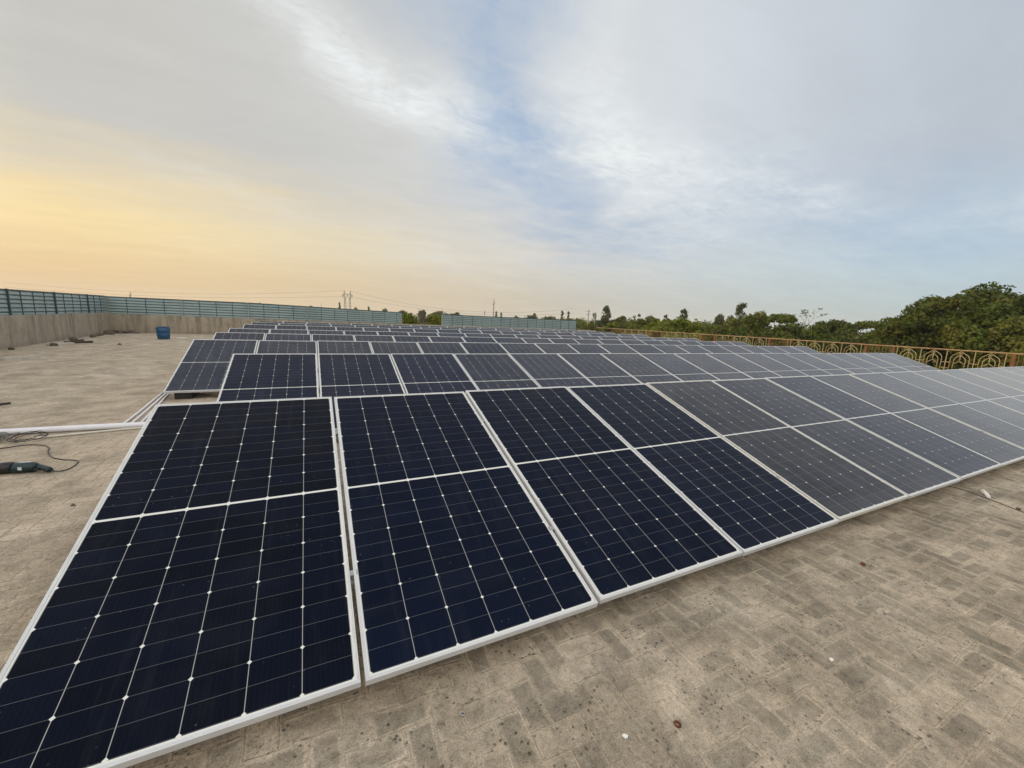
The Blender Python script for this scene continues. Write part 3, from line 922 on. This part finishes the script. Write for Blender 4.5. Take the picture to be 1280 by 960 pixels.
# ------------------------------------------------------------------ trees
def crown_arrays(lobes, n, leaf, seed, hollow=.55):
    """leaf clumps spread through ellipsoid lobes (cx,cy,cz,rx,ry,rz,weight)"""
    g = np.random.default_rng(seed)
    wts = np.array([l[3] * l[4] * l[5] ** .5 * (l[6] if len(l) > 6 else 1) for l in lobes]); wts = wts / wts.sum()
    idx = g.choice(len(lobes), n, p=wts)
    L = np.array([l[:6] for l in lobes])[idx]
    d = g.normal(size=(n, 3)); d /= np.linalg.norm(d, axis=1, keepdims=True)
    rad = hollow + (1.06 - hollow) * g.random(n) ** .6
    # clumpy surface: push radius by low-frequency waves so that the outline is uneven
    ph = g.uniform(0, 6.3, 6)
    cl = .16 * np.sin(d[:, 0] * 5 + ph[0] + idx) * np.sin(d[:, 1] * 5 + ph[1]) + .12 * np.sin(d[:, 2] * 7 + ph[2] + idx * 2.1) * np.sin(d[:, 0] * 8 + ph[3])
    pos = L[:, :3] + d * (rad * (1 + cl))[:, None] * L[:, 3:6]
    nrm = d * .6 + g.normal(size=(n, 3)) * .7 + np.array([0, 0, .35]); nrm /= np.linalg.norm(nrm, axis=1, keepdims=True)
    a = np.cross(nrm, g.normal(size=(n, 3))); a /= np.linalg.norm(a, axis=1, keepdims=True)
    b = np.cross(nrm, a)
    s = leaf * (.55 + .9 * g.random(n))[:, None]
    w2 = s * (.38 + .3 * g.random(n))[:, None]
    v = np.empty((n, 5, 3))
    v[:, 0] = pos - a * s; v[:, 1] = pos - b * w2 + nrm * s * .15; v[:, 2] = pos + a * s * .35 - b * w2 * .55
    v[:, 3] = pos + a * s; v[:, 4] = pos + b * w2 + nrm * s * .15
    return v.reshape(-1, 3), n


def crown_object(name, lobes, n, leaf, m, parent, seed, hollow=.55):
    v, n = crown_arrays(lobes, n, leaf, seed, hollow)
    me = bpy.data.meshes.new(name)
    me.vertices.add(len(v)); me.vertices.foreach_set('co', v.ravel())
    me.loops.add(n * 5); me.loops.foreach_set('vertex_index', np.arange(n * 5, dtype=np.int32))
    me.polygons.add(n); me.polygons.foreach_set('loop_start', np.arange(n, dtype=np.int32) * 5)
    me.update(calc_edges=True); me.validate()
    me.materials.append(m)
    o = bpy.data.objects.new(name, me); C.objects.link(o)
    if parent: o.parent = parent
    return o


def tree(kind, x, y, top, width, leafm, label, name='tree', dens=1.0, leaf=None, group='trees beyond the roof', seed=None, low=None):
    seed = seed if seed is not None else int(abs(x * 131 + y * 17)) % 10007
    q = random.Random(seed)
    H = top - GZ; R_ = width / 2
    root = empty(name, (x, y, GZ))
    lobes = []
    limbs = []
    if kind == 'broad':
        big_ = R_ > 5.5
        for i in range(34 if big_ else 15):
            a = q.uniform(0, 6.28); rr_ = R_ * math.sqrt(q.uniform(.02, .85))
            s = R_ * (q.uniform(.14, .30) if big_ else q.uniform(.22, .40))
            cap = H - s * .8 - (rr_ / R_) ** 2.2 * H * q.uniform(.10, .30)
            lobes.append((rr_ * math.cos(a), rr_ * math.sin(a), cap - q.random() ** 2 * H * .34, s, s, s * q.uniform(.65, .95)))
        s = R_ * .30
        lobes.append((R_ * q.uniform(-.25, .25), R_ * q.uniform(-.25, .25), H - s * .86, s, s, s * .80))
        lobes.append((0, 0, H * .55, R_ * .72, R_ * .72, H * .28, .6))
        lf = leaf or min(.30, max(.16, R_ * .075)); n = int(dens * 900 * (R_ / lf) ** 1.1 / 6)
        hol = .35
    elif kind == 'lacy':
        for i in range(26):
            t = q.random() ** 1.25; a = q.uniform(0, 6.28)
            rr_ = R_ * q.uniform(.1, .85) * (1 - .55 * t)
            s = R_ * q.uniform(.20, .36) * (1 - .3 * t)
            lobes.append((rr_ * math.cos(a), rr_ * math.sin(a), min(H * (.42 + .56 * t), H - s * .8), s, s, s * q.uniform(.7, 1.3)))
        lobes.append((q.uniform(-.2, .2) * R_, 0, H - R_ * .30, R_ * .26, R_ * .26, R_ * .32))
        lobes.append((0, 0, H * .72, R_ * .42, R_ * .42, H * .22, .55))
        lobes.append((0, 0, H * .45, R_ * .8, R_ * .8, H * .2, .8))
        lf = leaf or .20; n = int(dens * 190 * (R_ / lf)); hol = .0
    elif kind == 'umbrella':
        for i in range(12):
            a = q.uniform(0, 6.28); rr_ = R_ * math.sqrt(q.uniform(0, .8))
            s = R_ * q.uniform(.22, .34)
            hz = H - s * .62 - (rr_ / R_) ** 2 * H * .09
            lobes.append((rr_ * math.cos(a), rr_ * math.sin(a), hz, s, s, s * .55))
        lobes.append((0, 0, H * .45, R_ * .75, R_ * .75, H * .16, .9))
        lf = leaf or .2; n = int(dens * 150 * (R_ / lf)); hol = .3
    elif kind == 'poplar':
        for i in range(8):
            t = i / 7; s = R_ * (1.0 - .65 * abs(t - .35))
            lobes.append((q.uniform(-.1, .1) * R_, q.uniform(-.1, .1) * R_, H * (.25 + .7 * t), s, s, H * .09))
        lf = leaf or .5; n = 420; hol = .2
    else:   # bush
        for i in range(9):
            a = q.uniform(0, 6.28); rr_ = R_ * q.uniform(.1, .6); s = R_ * q.uniform(.3, .5)
            lobes.append((rr_ * math.cos(a), rr_ * math.sin(a), min(H * q.uniform(.3, .95), H - s * .7), s, s, s))
        lf = leaf or .13; n = int(dens * 160 * (R_ / lf)); hol = .3
    n = max(200, min(n, 46000))
    # trunk with limbs reaching into the lobes
    tk = MB()
    tr = max(.08, R_ * .05)
    fork = H * (.36 if kind != 'poplar' else .8)
    base = [(0, 0, 0), (q.uniform(-.1, .1), q.uniform(-.1, .1), fork * .5), (q.uniform(-.2, .2), q.uniform(-.2, .2), fork)]
    tk.tube(base, [tr * 1.25, tr, tr * .8], 7)
    for l in lobes[:10]:
        p = Vector(l[:3]); b0 = Vector(base[2])
        md = b0.lerp(p, .5) + Vector((q.uniform(-.1, .1) * R_, q.uniform(-.1, .1) * R_, -.02 * H))
        tk.tube([b0, md, p], [tr * .55, tr * .33, tr * .10], 5)
    tk.build('trunk', M['bark'], root, True)
    crown_object('crown', lobes, n, lf, M[leafm], root, seed, hol)
    tag(root, label, 'tree' if kind != 'bush' else 'bush', group)
    return root


G1 = 'trees beyond the right railing'
G2 = 'far trees behind the back fence'
# large trees on the right
tree('broad', 61.5, 12.0, 6.9, 11.2, 'leafdark', 'largest dark green tree with the highest crown at the right behind the railing', dens=5.0, leaf=.20, group=G1)
tree('broad', 79.2, 11.0, 6.6, 14.5, 'leafdark', 'dark green tree cut by the right picture edge behind the largest tree', dens=3.0, leaf=.27, group=G1)
tree('broad', 56.0, 13.4, 5.4, 5.4, 'leafdark', 'dark green tree filling the step between the largest tree and its left shoulder', dens=3.6, leaf=.17, group=G1)
tree('broad', 54.0, 15.2, 3.7, 6.4, 'leafdark', 'dark green tree on the left shoulder of the largest tree', dens=3.6, leaf=.17, group=G1)
tree('broad', 55.4, 16.6, 2.6, 4.2, 'leafmid', 'low green tree at the left foot of the largest tree', dens=2.4, leaf=.18, group=G1)
tree('broad', 54.4, 8.6, 3.6, 8.0, 'leafmid', 'olive green tree in front of the largest tree just behind the railing', dens=3.8, leaf=.17, group=G1)
tree('broad', 74.0, 3.6, 6.9, 14.0, 'leafdark', 'dark tree just beyond the right edge of the picture', dens=2.2, leaf=.27, group=G1)
tree('broad', 50.0, 4.2, 2.2, 7.0, 'leafmid', 'low olive green tree behind the railing below the largest tree', dens=2.4, leaf=.2, group=G1)
# belt behind the railing
tree('umbrella', 77.7, 28.7, 3.5, 5.9, 'leafmid', 'umbrella shaped tree with a see-through flat crown left of the largest tree', dens=1.2, group=G1)
tree('broad', 77.5, 33.4, 3.6, 5.6, 'leafmid', 'round topped green tree between the bare tree and the umbrella shaped tree', dens=1.8, group=G1)
tree('broad', 66.7, 26.1, 2.2, 5.8, 'leafdark', 'low dark green tree below the umbrella shaped tree', dens=1.8, group=G1)
tree('broad', 66.1, 29.8, 2.4, 5.6, 'leafdark', 'low dark green tree below the bare tree', dens=1.8, group=G1)
tree('broad', 64.2, 21.6, 2.1, 5.0, 'leafmid', 'low olive tree filling the dip beside the largest tree', dens=1.8, group=G1)
tree('umbrella', 65.8, 34.7, 4.0, 5.8, 'leafmid', 'flat crowned green tree just left of the bare tree', dens=1.9, group=G1)
tree('broad', 58.4, 33.9, 4.0, 6.2, 'leafmid', 'broad olive green tree in front of the tall grey-green tree', dens=2.2, group=G1)
tree('lacy', 82.5, 53.0, 6.8, 4.6, 'leafgrey', 'tall grey-green tree rising above the middle of the belt', dens=2.0, group=G1)
tree('lacy', 78.5, 54.5, 4.4, 6.2, 'leafgrey', 'lacy grey-green tree left of the tall grey-green tree', dens=2.0, group=G1)
tree('broad', 56.1, 27.9, 2.4, 5.6, 'leafdark', 'dark low tree under the flat crowned tree', dens=1.8, group=G1)
tree('broad', 51.5, 32.4, 1.9, 6.2, 'leafdark', 'dark low tree under the lacy grey-green tree', dens=1.8, group=G1)
tree('lacy', 63.3, 73.6, 5.4, 4.6, 'leafgrey', 'tall ragged tree near the left end of the belt beside the utility poles', dens=1.8, group=G1)
tree('lacy', 70.3, 86.8, 3.7, 3.6, 'leafgrey', 'thin ragged tree just left of the tall ragged tree', dens=1.6, group=G1)
tree('broad', 70.2, 75.5, 3.3, 3.6, 'leafgrey', 'grey-green tree just right of the tall ragged tree', dens=1.3, group=G1)
tree('broad', 73.6, 73.8, 3.9, 3.0, 'leafgrey', 'narrow dense grey-green tree second right of the tall ragged tree', dens=1.3, group=G1)
tree('lacy', 76.6, 72.3, 3.7, 4.2, 'leafgrey', 'feathery grey-green tree left of the bright green tree', dens=1.6, group=G1)
tree('broad', 47.1, 37.0, 2.7, 6.8, 'leaflight', 'widest bright green tree in the left half of the belt', dens=2.2, group=G1)
tree('broad', 43.9, 38.5, 1.9, 3.9, 'leaflight', 'yellow-green bushy tree at the left side of the widest bright green tree', dens=1.6, group=G1)
tree('lacy', 76.0, 61.6, 5.2, 3.8, 'leafgrey', 'open crowned tree sticking up behind the bright green tree', dens=1.8, group=G1)
tree('lacy', 76.1, 67.0, 3.9, 3.0, 'leafgrey', 'thin tree behind the left part of the bright green tree', dens=1.4, group=G1)
tree('broad', 53.0, 38.5, 2.2, 4.2, 'leafmid', 'low green tree at the right side of the bright green tree', dens=1.6, group=G1)
tree('broad', 48.2, 52.2, 1.7, 3.5, 'leaflight', 'low yellow-green tree below the narrow grey-green tree', dens=1.4, group=G1)
tree('broad', 45.2, 44.5, 1.4, 3.4, 'leafmid', 'low green tree left of the yellow-green bushy tree', dens=1.4, group=G1)
tree('broad', 47.5, 58.1, 1.5, 4.2, 'leafmid', 'low brownish green tree at the right end of the back fence', dens=1.4, group=G1)
tree('broad', 72.7, 96.7, 2.3, 4.0, 'leafgrey', 'pale grey tree peeping over the right end of the back fence', dens=1.2, group=G2)
for (x, y, t, wd, lm, lab) in [(60.5, 50.0, 2.9, 5.2, 'leafmid', 'rounded green crown just right of the widest bright green tree'), (66.0, 62.0, 3.2, 5.4, 'leafmid', 'rounded green crown behind the yellow-green bushy tree'),
                               (57.0, 45.0, 2.6, 4.6, 'leaflight', 'rounded yellow-green crown under the lacy grey-green tree'), (70.5, 45.5, 3.7, 5.4, 'leafmid', 'rounded green crown right below the tall grey-green tree'),
                               (72.0, 30.0, 3.3, 5.0, 'leafdark', 'rounded dark crown right of the bare tree'), (50.0, 47.5, 2.4, 4.2, 'leafmid', 'rounded green crown under the feathery grey-green tree'),
                               (58.0, 67.0, 2.8, 4.4, 'leafgrey', 'rounded grey-green crown under the tall ragged tree'), (66.5, 72.5, 3.0, 4.6, 'leafmid', 'rounded green crown between the ragged tree and the narrow grey-green tree')]:
    tree('broad', x, y, t, wd, lm, lab, dens=2.0, group=G1)
# through the gap in the back fence
tree('bush', 10.2, 39.3, 1.85, 3.2, 'leaflight', 'yellow-green bush in the left half of the fence gap', 'bush', dens=2.6, group='bushes in the fence gap')
tree('bush', 12.4, 37.2, 1.75, 3.0, 'leaflight', 'brighter yellow-green bush in the right half of the fence gap', 'bush', dens=2.6, group='bushes in the fence gap')
tree('bush', 14.6, 46.0, 1.55, 3.0, 'leafmid', 'darker green bush behind the right post of the fence gap', 'bush', dens=2.0, group='bushes in the fence gap')
tree('broad', 40.8, 158.0, 3.4, 4.2, 'leafgrey', 'hazy grey tree standing above the middle of the fence gap', dens=.9, leaf=.35, group=G2)
tree('broad', 58.9, 194.3, 3.7, 12.5, 'leafgrey', 'wide hazy tree above the right side of the fence gap', dens=1.4, leaf=.45, group=G2)
tree('broad', 38.0, 182.0, 2.9, 7.0, 'leafgrey', 'hazy tree above the left side of the fence gap', dens=1.2, leaf=.45, group=G2)
tree('broad', 49.5, 142.3, 2.9, 5.0, 'leafgrey', 'hazy crown peeping over the fence just right of the gap', dens=1.2, leaf=.35, group=G2)
tree('broad', 70.5, 109.1, 2.7, 8.0, 'leafdark', 'dark spreading crown behind the right fence', dens=1.6, leaf=.25, group=G2)
tree('lacy', 62.5, 90.8, 4.2, 2.2, 'leafgrey', 'left of two thin tufted trees behind the right fence', dens=1.6, group=G2)
tree('lacy', 65.0, 91.5, 4.1, 1.9, 'leafgrey', 'right of two thin tufted trees behind the right fence', dens=1.6, group=G2)
tree('broad', 89.0, 156.7, 3.4, 6.6, 'leafgrey', 'pale crown peeping over the middle of the right fence', dens=1.2, leaf=.35, group=G2)
tree('lacy', 91.3, 157.9, 4.1, 3.2, 'leafgrey', 'tufted pale tree over the middle of the right fence', dens=1.6, leaf=.35, group=G2)
tree('broad', 92.0, 177.7, 2.9, 3.6, 'leafdark', 'small dark crown left of the pale crowns over the right fence', dens=1.0, leaf=.35, group=G2)
tree('broad', 75.6, 106.5, 2.4, 6.0, 'leafmid', 'green crown behind the right fence beside the dark spreading crown', dens=1.3, leaf=.25, group=G2)
for (x, y, t, wd, lab) in [(-45.1, 359.6, 5.1, 3.2, 'left of three tiny dark crowns over the left part of the back fence'), (-42.5, 380.8, 4.3, 4.6, 'middle of three tiny dark crowns over the left part of the back fence'), (-33.4, 353.7, 4.9, 5.6, 'right and widest of three tiny dark crowns over the left part of the back fence'),
                           (30.7, 321.8, 4.7, 4.0, 'tiny dark crown just right of the pylon'), (50.4, 312.0, 4.9, 4.6, 'tiny wide dark crown over the fence near the gap'), (.8, 370.7, 5.0, 3.0, 'tiny dark crown over the fence left of the pylon')]:
    tree('broad', x, y, t, wd, 'leafdark', lab, dens=.6, leaf=.5, group=G2)
for (x, y, t, wd, lab) in [(17.3, 283.5, 6.7, 2.2, 'dark column shaped tree just left of the pylon'), (36.7, 296.2, 5.2, 2.0, 'small dark column shaped tree over the fence right of the pylon'), (107.9, 238.1, 5.4, 1.6, 'taller of two dark column shaped trees beside the thin mast'), (110.7, 236.5, 4.3, 1.5, 'shorter of two dark column shaped trees beside the thin mast')]:
    tree('poplar', x, y, t, wd, 'leafdark', lab, group=G2)

# bare tree in the belt
bt = empty('bare_tree', (83.0, 41.2, GZ))
q = MB(); qb = random.Random(21)
tips = []
def branch(p, d, l, r, depth):
    d = d.normalized(); e = p + d * l
    md = p.lerp(e, .5) + Vector((qb.uniform(-.1, .1), qb.uniform(-.1, .1), .05)) * l
    q.tube([p, md, e], [r, r * .8, r * .6], 5)
    if depth == 0: tips.append(e); return
    for i in range(3 if depth > 1 else 4):
        nd = d + Vector((qb.uniform(-.8, .8), qb.uniform(-.8, .8), qb.uniform(-.1, .5)))
        branch(e if i < 2 else md, nd, l * qb.uniform(.55, .75), r * .55, depth - 1)
branch(Vector((0, 0, 0)), Vector((.02, .02, 1)), 6.2, .14, 4)
q.build('trunk', M['bark'], bt, True)
zmax = max(p.z for p in tips); sc_ = (5.7 - GZ) / zmax
bt.scale = (1.0, 1.0, sc_)
crown_object('crown', [(p.x, p.y, p.z, .3, .3, .22) for p in tips if p.z > zmax * .55][:40], 420, .13, M['leafgrey'], bt, 77, .1)
tag(bt, 'nearly bare grey tree with thin twigs standing above the belt', 'tree', G1)

# undergrowth masses that nobody could count
ug = []
rq = random.Random(4)
for i in range(150):
    x = rq.uniform(36, 66); y = rq.uniform(-18, 48)
    ug.append((x, y, rq.uniform(-6, -1.8) + (x - 36) * .035, rq.uniform(1.6, 3.0), rq.uniform(1.6, 3.0), rq.uniform(1.2, 2.2)))
for i in range(150):
    y = rq.uniform(24, 92); x = 64 + rq.uniform(-10, 16)
    ug.append((x, y, rq.uniform(-2.0, 1.25) + (x - 60) * .03, rq.uniform(1.2, 2.6), rq.uniform(1.2, 2.6), rq.uniform(.8, 1.7)))
tag(crown_object('undergrowth', ug, 80000, .22, M['leafmid'], None, 5, .3), kind='stuff')
fw_ = []
for i in range(420):
    a = R(rq.uniform(-62, 98)); dd = rq.uniform(230, 700)
    s = rq.uniform(5, 9)
    fw_.append((CAM.x + dd * math.sin(a), CAM.y + dd * math.cos(a), GZ + 1.0 + dd * .006 + rq.uniform(-1.5, 1.0), s, s, rq.uniform(2.5, 4.2)))
tag(crown_object('far_wood', fw_, 26000, .9, M['leafgrey'], None, 6, .4), kind='stuff')


# ------------------------------------------------------------------ pylon, wires, masts, poles
def lattice(q, A, B, wa, wb, n, r):
    A, B = Vector(A), Vector(B)
    def ring_(t):
        c = A.lerp(B, t); h_ = (wa + (wb - wa) * t) / 2
        return [c + Vector((sx * h_, sy * h_, 0)) for sx, sy in ((-1, -1), (1, -1), (1, 1), (-1, 1))]
    rs = [ring_(i / n) for i in range(n + 1)]
    for i in range(n):
        for j in range(4):
            q.tube([rs[i][j], rs[i + 1][j]], r, 4); q.tube([rs[i][j], rs[i + 1][(j + 1) % 4]], r * .6, 4); q.tube([rs[i][(j + 1) % 4], rs[i + 1][j]], r * .6, 4)


py = empty('power_pylon', (44.6, 590.0, GZ), (0, 0, R(-6)))
q = MB()
lattice(q, (-3.0, 0, 0), (-3.0, 0, 24.5), 3.2, 1.6, 6, .34)
lattice(q, (3.0, 0, 0), (3.0, 0, 24.5), 3.2, 1.6, 6, .34)
q.build('legs', M['steelgrey'], py)
q = MB()
for s in (-1, 1):
    lattice(q, (s * 3.0, 0, 24.5), (s * 4.6, 0, 29.0), 1.6, 1.2, 3, .34)
    q.tube([(s * 2.2, 0, 24.5), (0, 0, 27.5), (s * .8, 0, 29.2)], .32, 4)
    q.tube([(s * 3.8, 0, 24.5), (s * 6.6, 0, 26.8), (s * 6.2, 0, 29.2)], .32, 4)
    lattice(q, (s * 3.6, 0, 29.2), (s * 3.9, 0, 35.0), 1.0, .25, 3, .30)
q.tube([(-6.2, 0, 29.2), (6.2, 0, 29.2)], .26, 4); q.tube([(-5.4, 0, 30.4), (5.4, 0, 30.4)], .22, 4)
for i in range(-5, 6): q.tube([(i, 0, 29.2), (i + .5, 0, 30.4)], .12, 4)
q.build('crossarm', M['steelgrey'], py)
for xx in (-5.8, 0, 5.8):
    MB().tube([(xx, 0, 29.1), (xx, 0, 26.9)], .16, 6).build('insulator', M['steelgrey'], py)
tag(py, 'grey steel lattice power pylon with twin peaks far beyond the back fence', 'pylon')


def span(A, B, sag, label):
    A, B = Vector(A), Vector(B)
    pts = []
    for i in range(33):
        t = i / 32; p = A.lerp(B, t); p.z -= sag * 4 * t * (1 - t); pts.append(p - A)
    o = MB().tube(pts, .11, 5).build('power_line', M['wire']); o.location = A
    tag(o, label, 'power line', 'power lines at the pylon')


span((38.9, 590.6, 20.8), (-372, 800, 14.5), 6.5, 'lower power line running left from the pylon over the back fence')
span((40.7, 590.4, 28.6), (-372, 803, 21.5), 9.5, 'upper power line running left from the pylon over the back fence')
span((50.3, 589.4, 20.8), (330, 470, 12.0), 11.0, 'lower power line running right from the pylon over the fence gap')
span((48.4, 589.6, 28.6), (330, 473, 18.5), 15.0, 'upper power line running right from the pylon over the fence gap')


def mast(x, y, top, r, label, antenna=True):
    root = empty('radio_mast', (x, y, GZ)); H = top - GZ
    MB().tube([(0, 0, 0), (0, 0, H * .7), (0, 0, H)], [r, r * .8, r * .35], 6).build('pole', M['steelgrey'], root)
    if antenna:
        q = MB(); q.box((r + .12, 0, H * .86), (.22, .3, .9)); q.box((-r - .12, 0, H * .80), (.22, .3, .9)); q.build('antenna', M['steelgrey'], root)
    tag(root, label, 'mast')


mast(90.6, 202.7, 11.96, .30, 'tallest thin mast behind the right fence')
mast(101.3, 241.6, 6.3, .20, 'short faint mast left of the tallest thin mast')
mast(6.2, 266.2, 5.7, .20, 'short faint mast left of the pylon', False)
mast(-103.9, 344.2, 8.46, .34, 'faint mast over the far left fence corner')
mast(58.1, 240.3, 5.2, .18, 'faint mast above the fence gap', False)


def upole(x, y, top, label):
    root = empty('utility_pole', (x, y, GZ), (0, 0, R(20))); H = top - GZ
    MB().tube([(0, 0, 0), (0, 0, H)], [.16, .10], 8).build('pole', M['galv'], root)
    for z in (H - .35, H - 1.0):
        q = MB(); q.box((0, .14, z), (1.5, .09, .09)); q.build('crossarm', M['galv'], root)
        for xx in (-.65, 0.0, .65):
            MB().lathe([(.03, 0), (.055, .04), (.03, .08), (.05, .12), (.02, .16)], 8, (xx, .14, z + .046)).build('insulator', M['label'], root)
    tag(root, label, 'utility pole', 'utility poles at the left end of the tree belt')


upole(53.5, 66.9, 4.0, 'left and taller of two grey utility poles right of the back fence')
upole(61.0, 74.4, 3.8, 'right and fainter of two grey utility poles right of the back fence')

# ------------------------------------------------------------------ evening haze
HAZE = 0.00028
hz = MB(); hz.box((0, 0, (GZ - 1 + 45) / 2), (3400, 3400, 45 - GZ + 1))
m_ = bpy.data.materials.new('evening_haze'); m_.use_nodes = True
m_.node_tree.nodes.clear(); t_ = NT(m_.node_tree)
o_ = t_.node('ShaderNodeOutputMaterial'); pv = t_.node('ShaderNodeVolumePrincipled')
pv.inputs['Color'].default_value = (.93, .90, .85, 1); pv.inputs['Density'].default_value = HAZE; pv.inputs['Anisotropy'].default_value = .2
t_.l.new(pv.outputs[0], o_.inputs['Volume'])
m_.cycles.homogeneous_volume = True
ho = hz.build('haze', m_)
tag(ho, kind='stuff')
SC.cycles.volume_bounces = 1
SC.cycles.max_bounces = 8
SC.cycles.use_denoising = True
